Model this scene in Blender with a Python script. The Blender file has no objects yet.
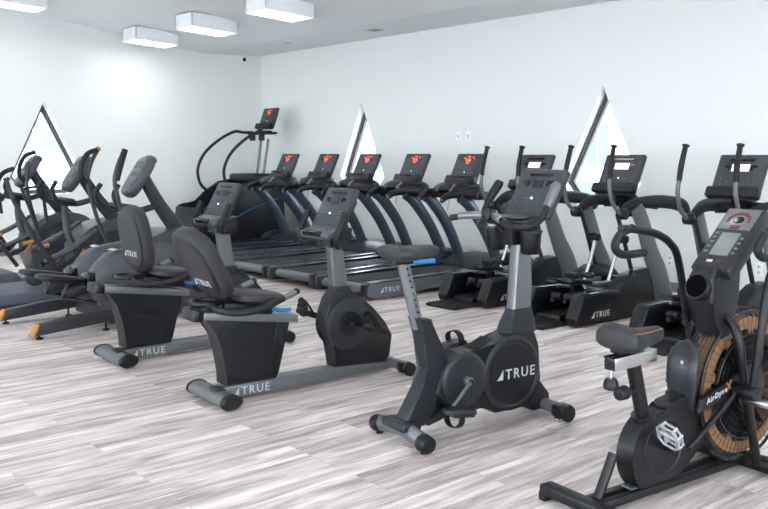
import bpy, bmesh, math, random
from mathutils import Vector, Matrix, Euler
random.seed(4)
C = bpy.context.scene.collection
PI = math.pi
V = Vector

# ------------------------------------------------------------------ materials
def srgb(r, g, b):
    f = lambda c: (c/255/12.92) if c/255 <= .04045 else ((c/255+.055)/1.055)**2.4
    return (f(r), f(g), f(b), 1)
def dim(c, k): return (c[0]*k, c[1]*k, c[2]*k, 1)
MATS = {}
def mat(name, col, rough=.5, metal=0., noise=0., nscale=40., bump=0., bscale=200., coat=0., emit=None, estr=0., spec=.38):
    if name in MATS: return MATS[name]
    m = bpy.data.materials.new(name); m.use_nodes = True
    nt = m.node_tree; n = nt.nodes; l = nt.links
    b = n['Principled BSDF']
    b.inputs['Base Color'].default_value = col
    b.inputs['Roughness'].default_value = rough
    b.inputs['Metallic'].default_value = metal
    b.inputs['Specular IOR Level'].default_value = spec
    if coat: b.inputs['Coat Weight'].default_value = coat; b.inputs['Coat Roughness'].default_value = .15
    if emit: b.inputs['Emission Color'].default_value = emit; b.inputs['Emission Strength'].default_value = estr
    tc = n.new('ShaderNodeTexCoord')
    if noise:
        t = n.new('ShaderNodeTexNoise'); t.inputs['Scale'].default_value = nscale; t.inputs['Detail'].default_value = 4
        l.new(tc.outputs['Object'], t.inputs['Vector'])
        mx = n.new('ShaderNodeMix'); mx.data_type = 'RGBA'
        mx.inputs[6].default_value = [c*(1-noise) for c in col[:3]]+[1]
        mx.inputs[7].default_value = [min(1, c*(1+noise)) for c in col[:3]]+[1]
        l.new(t.outputs['Fac'], mx.inputs[0]); l.new(mx.outputs[2], b.inputs['Base Color'])
    if bump:
        t = n.new('ShaderNodeTexNoise'); t.inputs['Scale'].default_value = bscale; t.inputs['Detail'].default_value = 3
        l.new(tc.outputs['Object'], t.inputs['Vector'])
        bp = n.new('ShaderNodeBump'); bp.inputs['Strength'].default_value = bump; bp.inputs['Distance'].default_value = .004
        l.new(t.outputs['Fac'], bp.inputs['Height']); l.new(bp.outputs['Normal'], b.inputs['Normal'])
    MATS[name] = m
    return m

m_wall = mat('painted_wall', (0.755, 0.79, 0.775, 1), .75, noise=.015, nscale=1.3, bump=.15, bscale=300)
m_ceil = mat('painted_ceiling', (0.76, 0.80, 0.81, 1), .85, noise=.02, nscale=2)
m_trim = mat('grey_rubber_base', dim(srgb(150, 150, 148), 0.55), .6, noise=.05)
m_white = mat('white_enamel', (0.82, 0.84, 0.85, 1), .5, noise=.01)
m_plate = mat('plate_plastic', (0.86, 0.88, 0.88, 1), .4, noise=.01)
m_lamp = mat('lamp_diffuser', (1, 1, 1, 1), .5, emit=(1, .985, .96, 1), estr=6.5)
m_frame = mat('window_frame_grey', dim(srgb(112, 112, 116), 0.55), .5, noise=.06)
m_shell = mat('charcoal_shell_plastic', dim(srgb(42, 46, 54), 0.50), .4, noise=.06, bump=.1, bscale=500)
m_shelld = mat('dark_shell_plastic', dim(srgb(27, 31, 40), 0.36), .42, noise=.08, bump=.1, bscale=500)
m_disc = mat('disc_cover_plastic', dim(srgb(50, 53, 61), 0.50), .36, noise=.05)
m_black = mat('black_plastic', dim(srgb(19, 22, 29), 0.40), .4, noise=.08)
m_rubber = mat('black_rubber', dim(srgb(27, 28, 32), 0.50), .7, noise=.1, bump=.2, bscale=300)
m_foam = mat('black_foam_grip', dim(srgb(26, 28, 34), 0.50), .6, noise=.1, bump=.15, bscale=250)
m_graph = mat('graphite_metal_paint', dim(srgb(108, 111, 115), 0.85), .36, metal=.35, noise=.05)
m_mast = mat('blue_lit_metal_paint', dim(srgb(74, 87, 100), 0.8), .3, metal=.45, noise=.05)  # bluish tint holds the window reflections on the dark paint
m_silver = mat('silver_aluminium', dim(srgb(152, 156, 160), 0.55), .32, metal=.6, noise=.04)
m_chrome = mat('chrome', (.55, .55, .57, 1), .22, metal=1.)
m_vinyl = mat('dark_vinyl_upholstery', dim(srgb(48, 48, 54), 0.75), .55, noise=.05, bump=.2, bscale=150)
m_vinylg = mat('grey_vinyl_seat', dim(srgb(80, 78, 82), 0.70), .6, noise=.05, bump=.2, bscale=150)
m_panel = mat('console_panel', dim(srgb(60, 63, 71), 0.68), .42, noise=.02)
m_ledge = mat('console_ledge_silver', dim(srgb(118, 118, 126), 0.50), .35, metal=.3)
m_dark = mat('display_glass', dim(srgb(30, 32, 38), 0.50), .12)
m_led = mat('red_led', (1, .1, .03, 1), .4, emit=(1, .14, .06, 1), estr=.7)
m_ledw = mat('white_led', (1, .8, .75, 1), .4, emit=(1, .82, .78, 1), estr=.3)
m_ledb = mat('blue_led', (.3, .7, 1, 1), .4, emit=(.35, .75, 1, 1), estr=1.1)
m_icon = mat('icon_print', dim(srgb(140, 150, 165), 0.50), .5)
m_logo = mat('logo_print_white', dim(srgb(232, 234, 238), 0.60), .45)
m_logog = mat('logo_print_grey', dim(srgb(150, 152, 158), 0.50), .45)
m_orange = mat('orange_plastic', dim(srgb(222, 150, 72), 0.55), .45, noise=.05)
m_copper = mat('copper_fan_sheet', dim(srgb(176, 130, 94), 0.5), .5, noise=.15, nscale=60)
m_blue = mat('blue_adjuster_plastic', dim(srgb(40, 140, 215), 0.50), .4)
m_belt = mat('treadmill_belt', dim(srgb(34, 37, 44), 0.55), .62, noise=.1, nscale=150)
m_railb = mat('glossy_blue_lit_navy', dim(srgb(22, 30, 60), .6), .2, noise=.05, coat=.4)  # navy also paints the blue daylight on deck rails and cover tops
m_octane = mat('octane_grey_shell', dim(srgb(84, 86, 92), 0.75), .34, metal=.25, noise=.04)
m_octd = mat('octane_dark_shell', dim(srgb(60, 62, 68), 0.65), .4, metal=.15, noise=.05)
m_platform = mat('platform_grey', dim(srgb(104, 110, 124), 0.60), .45, noise=.06)
m_lcd = mat('lcd_grey_green', dim(srgb(150, 160, 158), 0.50), .35)
m_lcdd = mat('lcd_dim', dim(srgb(112, 122, 122), 0.45), .25)
m_red = mat('red_print', dim(srgb(140, 60, 70), 0.50), .5)
m_bark = mat('bark', srgb(110, 105, 120), .9, noise=.2)
m_ext = mat('pale_siding', (0.66, 0.74, 0.82, 1), .8, noise=.03)
m_extw = mat('bluish_window_glass', (.085, .125, .17, 1), .3)
m_grd = mat('outdoor_concrete', (0.78, 0.8, 0.82, 1), .9, noise=.1, nscale=2)
m_snow = m_grd

def glass_mat():
    m = bpy.data.materials.new('window_glass'); m.use_nodes = True
    nt = m.node_tree; n = nt.nodes; l = nt.links
    n.remove(n['Principled BSDF'])
    g = n.new('ShaderNodeBsdfGlossy'); g.inputs['Roughness'].default_value = .02
    t = n.new('ShaderNodeBsdfTransparent'); t.inputs['Color'].default_value = (.96, .98, 1, 1)
    f = n.new('ShaderNodeFresnel'); f.inputs['IOR'].default_value = 1.35
    mx = n.new('ShaderNodeMixShader')
    ge = n.new('ShaderNodeNewGeometry'); k1 = n.new('ShaderNodeMath'); k1.operation = 'SUBTRACT'; k1.inputs[0].default_value = 1
    k2 = n.new('ShaderNodeMath'); k2.operation = 'MULTIPLY'
    l.new(ge.outputs['Backfacing'], k1.inputs[1]); l.new(k1.outputs[0], k2.inputs[0]); l.new(f.outputs[0], k2.inputs[1])
    l.new(k2.outputs[0], mx.inputs[0]); l.new(t.outputs[0], mx.inputs[1]); l.new(g.outputs[0], mx.inputs[2])
    l.new(mx.outputs[0], n['Material Output'].inputs['Surface'])
    return m
m_glass = glass_mat()

def mesh_cage_mat():
    m = bpy.data.materials.new('clear_smoke_plastic'); m.use_nodes = True
    nt = m.node_tree; n = nt.nodes; l = nt.links
    b = n['Principled BSDF']; b.inputs['Base Color'].default_value = (.03, .03, .035, 1); b.inputs['Roughness'].default_value = .25
    b.inputs['Alpha'].default_value = .45
    return m
m_smoke = mesh_cage_mat()

def floor_mat():
    m = bpy.data.materials.new('whitewashed_vinyl_planks'); m.use_nodes = True
    nt = m.node_tree; n = nt.nodes; l = nt.links
    b = n['Principled BSDF']
    tc = n.new('ShaderNodeTexCoord')
    mp = n.new('ShaderNodeMapping'); mp.inputs['Rotation'].default_value = (0, 0, PI/2)
    l.new(tc.outputs['Object'], mp.inputs['Vector'])
    br = n.new('ShaderNodeTexBrick')
    br.inputs['Scale'].default_value = 1; br.inputs['Brick Width'].default_value = 1.22; br.inputs['Row Height'].default_value = .18
    br.inputs['Mortar Size'].default_value = .0012; br.inputs['Mortar Smooth'].default_value = .1; br.offset = .37; br.offset_frequency = 3
    br.inputs['Color1'].default_value = (0, 0, 0, 1); br.inputs['Color2'].default_value = (1, 1, 1, 1); br.inputs['Mortar'].default_value = (.2, .2, .2, 1)
    l.new(mp.outputs[0], br.inputs['Vector'])
    # per plank offset drives the grain
    sc = n.new('ShaderNodeMapping'); sc.inputs['Scale'].default_value = (1.1, 11, 1)
    l.new(mp.outputs[0], sc.inputs['Vector'])
    sep = n.new('ShaderNodeVectorMath'); sep.operation = 'MULTIPLY_ADD'
    sep.inputs[1].default_value = (17, 9, 5)
    l.new(br.outputs['Color'], sep.inputs[0]); l.new(sc.outputs[0], sep.inputs[2])
    n1 = n.new('ShaderNodeTexNoise'); n1.inputs['Scale'].default_value = 1.25; n1.inputs['Detail'].default_value = 7; n1.inputs['Roughness'].default_value = .62
    n1.inputs['Distortion'].default_value = .5
    l.new(sep.outputs[0], n1.inputs['Vector'])
    sc2 = n.new('ShaderNodeMapping'); sc2.inputs['Scale'].default_value = (4, 60, 1)
    l.new(mp.outputs[0], sc2.inputs['Vector'])
    n2 = n.new('ShaderNodeTexNoise'); n2.inputs['Scale'].default_value = 1.5; n2.inputs['Detail'].default_value = 5
    l.new(sc2.outputs[0], n2.inputs['Vector'])
    r1 = n.new('ShaderNodeValToRGB')
    e = r1.color_ramp.elements
    e[0].position = .30; e[0].color = srgb(144, 130, 128)
    e[1].position = .64; e[1].color = srgb(242, 235, 229)
    x = e.new(.42); x.color = srgb(182, 170, 167)
    x = e.new(.52); x.color = srgb(214, 204, 200)
    l.new(n1.outputs['Fac'], r1.inputs[0])
    mx = n.new('ShaderNodeMix'); mx.data_type = 'RGBA'; mx.blend_type = 'MULTIPLY'; mx.inputs[0].default_value = 1
    r2 = n.new('ShaderNodeValToRGB'); r2.color_ramp.elements[0].position = .3; r2.color_ramp.elements[0].color = (.8, .79, .785, 1)
    r2.color_ramp.elements[1].position = .6; r2.color_ramp.elements[1].color = (1, 1, 1, 1)
    l.new(n2.outputs['Fac'], r2.inputs[0])
    l.new(r1.outputs[0], mx.inputs[6]); l.new(r2.outputs[0], mx.inputs[7])
    # plank tone and seams
    mx2 = n.new('ShaderNodeMix'); mx2.data_type = 'RGBA'; mx2.blend_type = 'MULTIPLY'; mx2.inputs[0].default_value = 1
    r3 = n.new('ShaderNodeValToRGB'); r3.color_ramp.elements[0].color = (.86, .845, .85, 1); r3.color_ramp.elements[1].color = (1.0, 1.0, 1.0, 1)
    l.new(br.outputs['Color'], r3.inputs[0]); l.new(mx.outputs[2], mx2.inputs[6]); l.new(r3.outputs[0], mx2.inputs[7])
    mx3 = n.new('ShaderNodeMix'); mx3.data_type = 'RGBA'; mx3.inputs[7].default_value = srgb(140, 130, 130)
    ms = n.new('ShaderNodeMath'); ms.operation = 'MULTIPLY'; ms.inputs[1].default_value = .5
    l.new(br.outputs['Fac'], ms.inputs[0]); l.new(ms.outputs[0], mx3.inputs[0]); l.new(mx2.outputs[2], mx3.inputs[6])
    l.new(mx3.outputs[2], b.inputs['Base Color'])
    b.inputs['Roughness'].default_value = .42
    b.inputs['Specular IOR Level'].default_value = .35
    bp = n.new('ShaderNodeBump'); bp.inputs['Strength'].default_value = .12; bp.inputs['Distance'].default_value = .003
    l.new(n2.outputs['Fac'], bp.inputs['Height']); l.new(bp.outputs['Normal'], b.inputs['Normal'])
    return m
m_floor = floor_mat()

# ------------------------------------------------------------------ mesh builder
def smooth_path(pts, n=6):
    P = [V(p) for p in pts]
    if len(P) < 3: return P
    out = []
    for i in range(len(P)-1):
        p0 = P[max(i-1, 0)]; p1 = P[i]; p2 = P[i+1]; p3 = P[min(i+2, len(P)-1)]
        for k in range(n):
            t = k/n
            out.append(.5*((2*p1)+(p2-p0)*t+(2*p0-5*p1+4*p2-p3)*t*t+(3*p1-p0-3*p2+p3)*t**3))
    out.append(P[-1])
    return out
class M:
    def __init__(s): s.bm = bmesh.new()
    def box(s, c, d, rot=None, bev=.006, seg=2):
        r = bmesh.ops.create_cube(s.bm, size=1)
        vs = r['verts']
        mt = Matrix.Translation(V(c)) @ (rot.to_matrix().to_4x4() if rot else Matrix()) @ Matrix.Diagonal((d[0], d[1], d[2], 1))
        bmesh.ops.transform(s.bm, matrix=mt, verts=vs)
        if bev:
            b = min(bev, min(d)*.45)
            es = {e for v in vs for e in v.link_edges}
            bmesh.ops.bevel(s.bm, geom=list(es), offset=b, segments=seg, affect='EDGES', profile=.5)
        return s
    def loft(s, rings, cap=True):
        R = [[s.bm.verts.new(p) for p in r] for r in rings]
        n = len(R[0])
        for a, b in zip(R, R[1:]):
            for i in range(n):
                s.bm.faces.new((a[i], a[(i+1) % n], b[(i+1) % n], b[i]))
        if cap:
            s.bm.faces.new(R[0][::-1]); s.bm.faces.new(R[-1])
        return s
    def tube(s, pts, r, seg=12, smooth=0, flat=None, up=None, cap=True):
        """round (or elliptic: flat=(a,b)) tube along pts"""
        P = smooth_path(pts, smooth) if smooth else [V(p) for p in pts]
        n = len(P)
        rs = r if isinstance(r, (list, tuple)) else [r]*2
        rings = []
        T = (P[1]-P[0]).normalized()
        u = V(up) if up else (V((1, 0, 0)) if abs(T.x) < .9 else V((0, 1, 0)))
        N = (u-T*u.dot(T)).normalized()
        for i, p in enumerate(P):
            if i == 0: t = (P[1]-P[0])
            elif i == n-1: t = (P[-1]-P[-2])
            else: t = (P[i+1]-P[i]).normalized()+(P[i]-P[i-1]).normalized()
            t.normalize()
            N = (N-t*N.dot(t)).normalized(); B = t.cross(N)
            f = i/(n-1)*(len(rs)-1); k = min(int(f), len(rs)-2); rad = rs[k]*(1-(f-k))+rs[k+1]*(f-k)
            a, b = (flat[0]*rad, flat[1]*rad) if flat else (rad, rad)
            rings.append([p+N*(a*math.cos(2*PI*j/seg))+B*(b*math.sin(2*PI*j/seg)) for j in range(seg)])
        s.loft(rings, cap)
        return s
    def cyl(s, a, b, r, r2=None, seg=24, bev=0.):
        a = V(a); b = V(b); r2 = r if r2 is None else r2
        if bev:
            d = (b-a).normalized()
            return s.turn(a, d, [(0, max(r-bev, .0005)), (bev*.3, r-bev*.3), (bev, r), ((b-a).length-bev, r2), ((b-a).length-bev*.3, r2-bev*.3), ((b-a).length, max(r2-bev, .0005))], seg)
        return s.turn(a, (b-a).normalized(), [(0, r), ((b-a).length, r2)], seg)
    def turn(s, o, ax, prof, seg=24, cap=True):
        o = V(o); ax = V(ax).normalized()
        u = V((0, 0, 1)) if abs(ax.z) < .9 else V((1, 0, 0))
        N = (u-ax*u.dot(ax)).normalized(); B = ax.cross(N)
        s.loft([[o+ax*h+N*(r*math.cos(2*PI*j/seg))+B*(r*math.sin(2*PI*j/seg)) for j in range(seg)] for h, r in prof], cap)
        return s
    def prism(s, poly, x0, x1, bev=.008, seg=2, smooth=0):
        """poly in (y,z), extruded along x"""
        if smooth:
            P = [V((0, a, b)) for a, b in poly]; P2 = []
            n = len(P)
            for i in range(n):
                p0, p1, p2, p3 = P[i-1], P[i], P[(i+1) % n], P[(i+2) % n]
                for k in range(smooth):
                    t = k/smooth
                    q = .5*((2*p1)+(p2-p0)*t+(2*p0-5*p1+4*p2-p3)*t*t+(3*p1-p0-3*p2+p3)*t**3)
                    P2.append((q.y, q.z))
            poly = P2
        a = [s.bm.verts.new((x0, y, z)) for y, z in poly]
        b = [s.bm.verts.new((x1, y, z)) for y, z in poly]
        n = len(poly)
        fa = s.bm.faces.new(a); fb = s.bm.faces.new(b[::-1])
        for i in range(n): s.bm.faces.new((a[i], b[i], b[(i+1) % n], a[(i+1) % n]))
        if bev:
            es = list(fa.edges)+list(fb.edges)
            bmesh.ops.bevel(s.bm, geom=es, offset=bev, segments=seg, affect='EDGES', profile=.5, clamp_overlap=True)
        return s
    def ell(s, c, d, rot=None, seg=20):
        r = bmesh.ops.create_uvsphere(s.bm, u_segments=seg, v_segments=seg//2, radius=1)
        mt = Matrix.Translation(V(c)) @ (rot.to_matrix().to_4x4() if rot else Matrix()) @ Matrix.Diagonal((d[0], d[1], d[2], 1))
        bmesh.ops.transform(s.bm, matrix=mt, verts=r['verts'])
        return s
    def slab(s, c, w, h, t, rot, n=2.8, seg=36, puff=.35):
        """rounded-rectangle cushion/panel: local x=w, z=h, y=thickness"""
        R = rot.to_matrix(); c = V(c); rings = []
        for k, f in ((-.5, 1-puff*.5), (-.42, 1-puff*.2), (-.25, 1), (.25, 1), (.42, 1-puff*.2), (.5, 1-puff*.5)):
            ring = []
            for j in range(seg):
                a = 2*PI*j/seg; ca, sa = math.cos(a), math.sin(a)
                x = math.copysign(abs(ca)**(2/n), ca)*w/2*f; z = math.copysign(abs(sa)**(2/n), sa)*h/2*f
                ring.append(c+R @ V((x, t*k, z)))
            rings.append(ring)
        s.loft(rings)
        return s
    def done(s, name, m, parent=None, flat=False):
        bmesh.ops.recalc_face_normals(s.bm, faces=s.bm.faces)
        me = bpy.data.meshes.new(name); s.bm.to_mesh(me); s.bm.free()
        me.materials.append(m)
        if not flat:
            for p in me.polygons: p.use_smooth = True
            me.set_sharp_from_angle(angle=math.radians(38))
        o = bpy.data.objects.new(name, me); C.objects.link(o)
        if parent: o.parent = parent
        return o
def E(x=0, y=0, z=0): return Euler((math.radians(x), math.radians(y), math.radians(z)))
def thing(name, label, cat, loc=(0, 0, 0), rz=0, group=None):
    o = bpy.data.objects.new(name, None); C.objects.link(o); o.empty_display_size = .1
    o.location = loc; o.rotation_euler = (0, 0, math.radians(rz)); o['label'] = label; o['category'] = cat
    if group: o['group'] = group
    return o
def tag(o, label, cat, group=None):
    o['label'] = label; o['category'] = cat
    if group: o['group'] = group
    return o
def struct(o): o['kind'] = 'structure'; return o
def copy_tree(root, loc, rz, label, group=None):
    r = root.copy(); C.objects.link(r); r.location = loc; r.rotation_euler = (0, 0, math.radians(rz)); r['label'] = label
    if group: r['group'] = group
    for ch in list(root.children):
        c = ch.copy(); C.objects.link(c); c.parent = r
        for g in list(ch.children):
            d = g.copy(); C.objects.link(d); d.parent = c
    return r
SX = Matrix(((0, 0, 1), (1, 0, 0), (0, 1, 0)))       # lettering on a +x face: runs along +y, up +z
SB = Matrix(((1, 0, 0), (0, 0, -1), (0, 1, 0)))      # lettering on a -y face: runs along +x, up +z
def lettering(name, txt, size, loc, R3, m, parent, mark=False, bold=.03, depth=.0015, shear=0, stretch=1.0):
    cu = bpy.data.curves.new(name, 'FONT'); cu.body = txt; cu.size = size; cu.extrude = depth; cu.offset = bold*size*.2; cu.shear = shear
    cu.space_character = 1.25
    cu.resolution_u = 3
    to = bpy.data.objects.new('tmp', cu); C.objects.link(to)
    bpy.context.view_layer.update()
    dg = bpy.context.evaluated_depsgraph_get()
    me = bpy.data.meshes.new_from_object(to.evaluated_get(dg))
    bpy.data.objects.remove(to)
    bm = bmesh.new(); bm.from_mesh(me); bpy.data.meshes.remove(me)
    bmesh.ops.scale(bm, vec=(stretch, 1, 1), verts=bm.verts)
    if mark:   # small swooping triangle before the word
        h = size*.70; w = size*.56; x0 = -size*.78
        pts = [(x0, 0), (x0+w, 0), (x0+w, h), (x0+w*.72, h*.62), (x0+w*.38, h*.26)]
        a = [bm.verts.new((x, y, depth)) for x, y in pts]; b = [bm.verts.new((x, y, -depth)) for x, y in pts]
        bm.faces.new(a); bm.faces.new(b[::-1])
        for i in range(5): bm.faces.new((a[i], b[i], b[(i+1) % 5], a[(i+1) % 5]))
    mt = Matrix.Translation(V(loc)) @ R3.to_4x4()
    bmesh.ops.transform(bm, matrix=mt, verts=bm.verts)
    me = bpy.data.meshes.new(name); bm.to_mesh(me); bm.free(); me.materials.append(m)
    o = bpy.data.objects.new(name, me); C.objects.link(o); o.parent = parent
    return o

# ------------------------------------------------------------------ room
XL, XR, YW, YB = -13.3, 4.5, 8.5, -6.0
PROF = [(YW, 3.22), (7.37, 3.19), (2.0, 3.89), (YB, 3.89)]
def ceil_z(y):
    for (a, za), (b, zb) in zip(PROF, PROF[1:]):
        if b <= y <= a: return za+(zb-za)*(a-y)/(a-b)
    return 3.89
struct(M().box(((XL+XR)/2, (YW+YB)/2, -.05), (XR-XL+.6, YW-YB+.6, .1), bev=0).done('floor', m_floor, flat=True))
struct(M().prism(PROF+[(YB, 4.06), (2.0, 4.06), (7.37, 3.36), (YW, 3.37)], XL-.25, XR+.25, bev=0).done('ceiling', m_ceil, flat=True))

WIN = [(0, 2.28), (.54, 1.16), (.32, .90), (-.32, .90), (-.54, 1.16)]
def wall(name, outer, holes, mp, t):
    """outer/holes in (s,z); mp(s,z,d) -> point, d = depth into the wall"""
    bm = bmesh.new(); loops = []
    for pl in [outer]+holes:
        vs = [bm.verts.new(mp(s_, z_, 0)) for s_, z_ in pl]
        loops.append(vs)
        for i in range(len(vs)): bm.edges.new((vs[i], vs[(i+1) % len(vs)]))
    bmesh.ops.triangle_fill(bm, edges=bm.edges[:], use_beauty=True)
    front = bm.faces[:]; d0 = {}
    back = {}
    off = V(mp(0, 0, t))-V(mp(0, 0, 0))
    for v in bm.verts[:]: back[v] = bm.verts.new(v.co+off)
    for f in front: bm.faces.new([back[v] for v in f.verts][::-1])
    for vs in loops:
        for i in range(len(vs)):
            a, b = vs[i], vs[(i+1) % len(vs)]
            bm.faces.new((a, b, back[b], back[a]))
    bmesh.ops.recalc_face_normals(bm, faces=bm.faces)
    me = bpy.data.meshes.new(name); bm.to_mesh(me); bm.free(); me.materials.append(m_wall)
    o = bpy.data.objects.new(name, me); C.objects.link(o)
    return struct(o)
T = .19
mpR = lambda s_, z_, d: (s_, YW+d, z_)
mpL = lambda s_, z_, d: (XL-d, s_, z_)
RW = [-10.46, -6.04]; LW = [4.66]
wall('wall_right', [(XL-T, -.05), (XR+T, -.05), (XR+T, 3.26), (XL-T, 3.26)], [[(c+a, b) for a, b in WIN] for c in RW], mpR, T)
wall('wall_left', [(YB, -.05), (YW, -.05), (YW, 3.24), (7.37, 3.22), (2, 3.92), (YB, 3.92)], [[(c+a, b) for a, b in WIN] for c in LW], mpL, T)
mpB = lambda s_, z_, d: (XR+d, s_, z_)
mpN = lambda s_, z_, d: (s_, YB-d, z_)
BIGN = [[(x, 2.7), (x+3.0, 2.7), (x+3.0, .3), (x, .3)] for x in (-12.4, -8.9, -5.4, -1.9, 1.2)]     # unseen glazing added behind the camera to bring in daylight
BIGB = [[(y, 2.7), (y+3.0, 2.7), (y+3.0, .3), (y, .3)] for y in (-5.3, -1.6, 2.1)]  # daylight glazing added to the back wall, also unseen
wall('wall_back', [(YB, -.05), (YW, -.05), (YW, 3.24), (7.37, 3.22), (2, 3.92), (YB, 3.92)], BIGB, mpB, T)
wall('wall_near', [(XL-T, -.05), (XR+T, -.05), (XR+T, 4.0), (XL-T, 4.0)], BIGN, mpN, T)
def off_poly(p, d):
    n = len(p); out = []
    for i in range(n):
        a = V(p[i-1]).to_2d() if False else V((p[i-1][0], p[i-1][1])); b = V((p[i][0], p[i][1])); c = V((p[(i+1) % n][0], p[(i+1) % n][1]))
        d1 = (b-a).normalized(); d2 = (c-b).normalized()
        n1 = V((d1.y, -d1.x)); n2 = V((d2.y, -d2.x))
        k = 1+n1.dot(n2)
        out.append(tuple(b+(n1+n2)*(d/k)))
    return out
def window(idx, out, mp, fw=.06, dp=(.12, .17)):
    inn = off_poly(out, fw)      # outlines run clockwise: positive offset is inwards
    n = len(out); bm = bmesh.new()
    rings = [[bm.verts.new(mp(s_, z_, d)) for s_, z_ in pl] for pl, d in ((out, dp[0]), (out, dp[1]), (inn, dp[1]), (inn, dp[0]))]
    for k in range(4):
        A = rings[k]; B = rings[(k+1) % 4]
        for i in range(n): bm.faces.new((A[i], A[(i+1) % n], B[(i+1) % n], B[i]))
    mid = off_poly(out, fw*.55)    # stepped inner bead of the frame
    rings = [[bm.verts.new(mp(s_, z_, d)) for s_, z_ in pl] for pl, d in ((out, dp[0]-.02), (out, dp[0]+.01), (mid, dp[0]+.01), (mid, dp[0]-.02))]
    for k in range(4):
        A = rings[k]; B = rings[(k+1) % 4]
        for i in range(n): bm.faces.new((A[i], A[(i+1) % n], B[(i+1) % n], B[i]))
    bmesh.ops.recalc_face_normals(bm, faces=bm.faces)
    me = bpy.data.meshes.new('window_%d' % idx); bm.to_mesh(me); bm.free(); me.materials.append(m_frame)
    o = bpy.data.objects.new('window_%d' % idx, me); C.objects.link(o); struct(o)
    bm = bmesh.new()
    g = (dp[0]+dp[1])/2
    a = [bm.verts.new(mp(s_, z_, g)) for s_, z_ in inn]; b = [bm.verts.new(mp(s_, z_, g+.006)) for s_, z_ in inn]
    bm.faces.new(a); bm.faces.new(b[::-1])
    for i in range(n): bm.faces.new((a[i], b[i], b[(i+1) % n], a[(i+1) % n]))
    me = bpy.data.meshes.new('window_pane'); bm.to_mesh(me); bm.free(); me.materials.append(m_glass)
    p = bpy.data.objects.new('window_pane', me); C.objects.link(p); p.parent = o
tri = lambda c: [(c+a, b) for a, b in WIN]
window(1, tri(LW[0]), mpL); window(2, tri(RW[0]), mpR); window(3, tri(RW[1]), mpR)
for i, q in enumerate(BIGN): window(4+i, q, mpN, .06, (.1, .18))
for i, q in enumerate(BIGB): window(4+len(BIGN)+i, q, mpB, .06, (.1, .18))
struct(M().box((XL+.01, (YW+YB)/2, .05), (.02, YW-YB, .1), bev=.003).done('baseboard_left', m_trim))
struct(M().box(((XL+XR)/2+.01, YW-.01, .05), (XR-XL-.04, .02, .1), bev=.003).done('baseboard_right', m_trim))

# ------------------------------------------------------------------ ceiling lamps
def lamp(x, y, label, group='square box lamps on the ceiling'):
    zc = ceil_z(y); tilt = -math.degrees(math.atan2(ceil_z(y-.3)-ceil_z(y+.3), .6))*.45
    t = thing('ceiling_light', label, 'ceiling light', (x, y, zc), 0, group)
    t.rotation_euler = (math.radians(tilt), 0, 0)
    w, l, h = .46, .70, .19
    M().box((0, l/2-.01, -h/2), (w, .02, h), bev=.004).box((0, -l/2+.01, -h/2), (w, .02, h), bev=.004)\
       .box((w/2-.01, 0, -h/2), (.02, l, h), bev=.004).box((-w/2+.01, 0, -h/2), (.02, l, h), bev=.004)\
       .box((0, 0, -.012), (w-.03, l-.03, .02), bev=0).done('housing', m_white, t)
    M().box((0, 0, -h+.012), (w-.03, l-.03, .012), bev=.003).done('diffuser', m_lamp, t)
    return t
LROWS = [6.06, 3.95, 1.9, -.2, -2.3, -4.4]
names = ['furthest square box light near the corner of the room', 'second box light from the far corner, in the row along the ceiling',
         'box light at the top edge, right end of the row of three']
first = None
k = 0
for r, y in enumerate(LROWS):
    for i in range(8):
        x = (-12.54, -10.82, -9.02, -6.2, -3.6, -1.0, 1.6)[i] if r == 0 and i < 7 else -12.15+i*2.1
        if r == 0 and i == 7 or x > 4: continue
        if r == 0 and i < 3: lab = names[i]
        elif r == 1 and i == 0: lab = 'box light cut off by the top left corner of the photo'
        else: lab = 'square box light on the ceiling outside the photo'
        if r == 1 and i % 2 or r > 1 and i % 2 == r % 2: continue
        if first is None: first = lamp(x, y, lab)
        else:
            o = copy_tree(first, (x, y, ceil_z(y)), 0, lab)
            o.rotation_euler = (-math.atan2(ceil_z(y-.3)-ceil_z(y+.3), .6)*.45, 0, 0)

# ------------------------------------------------------------------ wall and ceiling fittings
def plate(x, z, label, kind):
    t = thing('outlet_plate' if kind else 'switch_plate', label, 'outlet' if kind else 'switch', (x, YW, z))
    M().box((0, -.004, 0), (.085, .008, .125), bev=.003).done('cover', m_plate, t)
    if kind:
        for s in (-1, 1): M().slab((0, -.009, s*.03), .036, .03, .004, E()).done('socket', mat('socket_grey', srgb(190, 192, 194), .5), t)
    else:
        M().box((0, -.012, 0), (.02, .014, .035), E(12), bev=.002).done('toggle', mat('socket_grey', srgb(190, 192, 194), .5), t)
plate(-8.36, 1.74, 'left one of two small white wall plates above the treadmills', 0)
plate(-8.17, 1.74, 'right one of two small white wall plates above the treadmills', 0)
plate(-5.10, .34, 'white wall outlet seen low between the two right ellipticals', 1)
plate(-4.10, .34, 'white wall outlet seen low behind the rightmost elliptical', 1)
t = thing('security_camera', 'tiny dark dome camera high on the left wall near the corner', 'camera', (XL, 8.15, 3.14))
M().cyl((0, 0, 0), (.02, 0, 0), .04, bev=.004).done('mount', m_white, t)
M().ell((.03, 0, 0), (.035, .035, .035)).done('dome', m_black, t)
for x, y, w, lab in ((-9.35, 7.83, .26, 'flat square ceiling vent close to the right wall, nearer one'), (-11.3, 7.68, .2, 'flat square ceiling vent near the corner, farther one')):
    t = thing('ceiling_vent', lab, 'vent', (x, y, 3.22))
    M().box((0, 0, -.006), (w, w, .012), bev=.003).done('frame', m_white, t)
    v = M()
    for q in range(5): v.box((0, -w*.32+q*w*.16, -.016), (w*.8, .02, .006), E(30), bev=0)
    v.done('louvre', m_trim, t)

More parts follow.
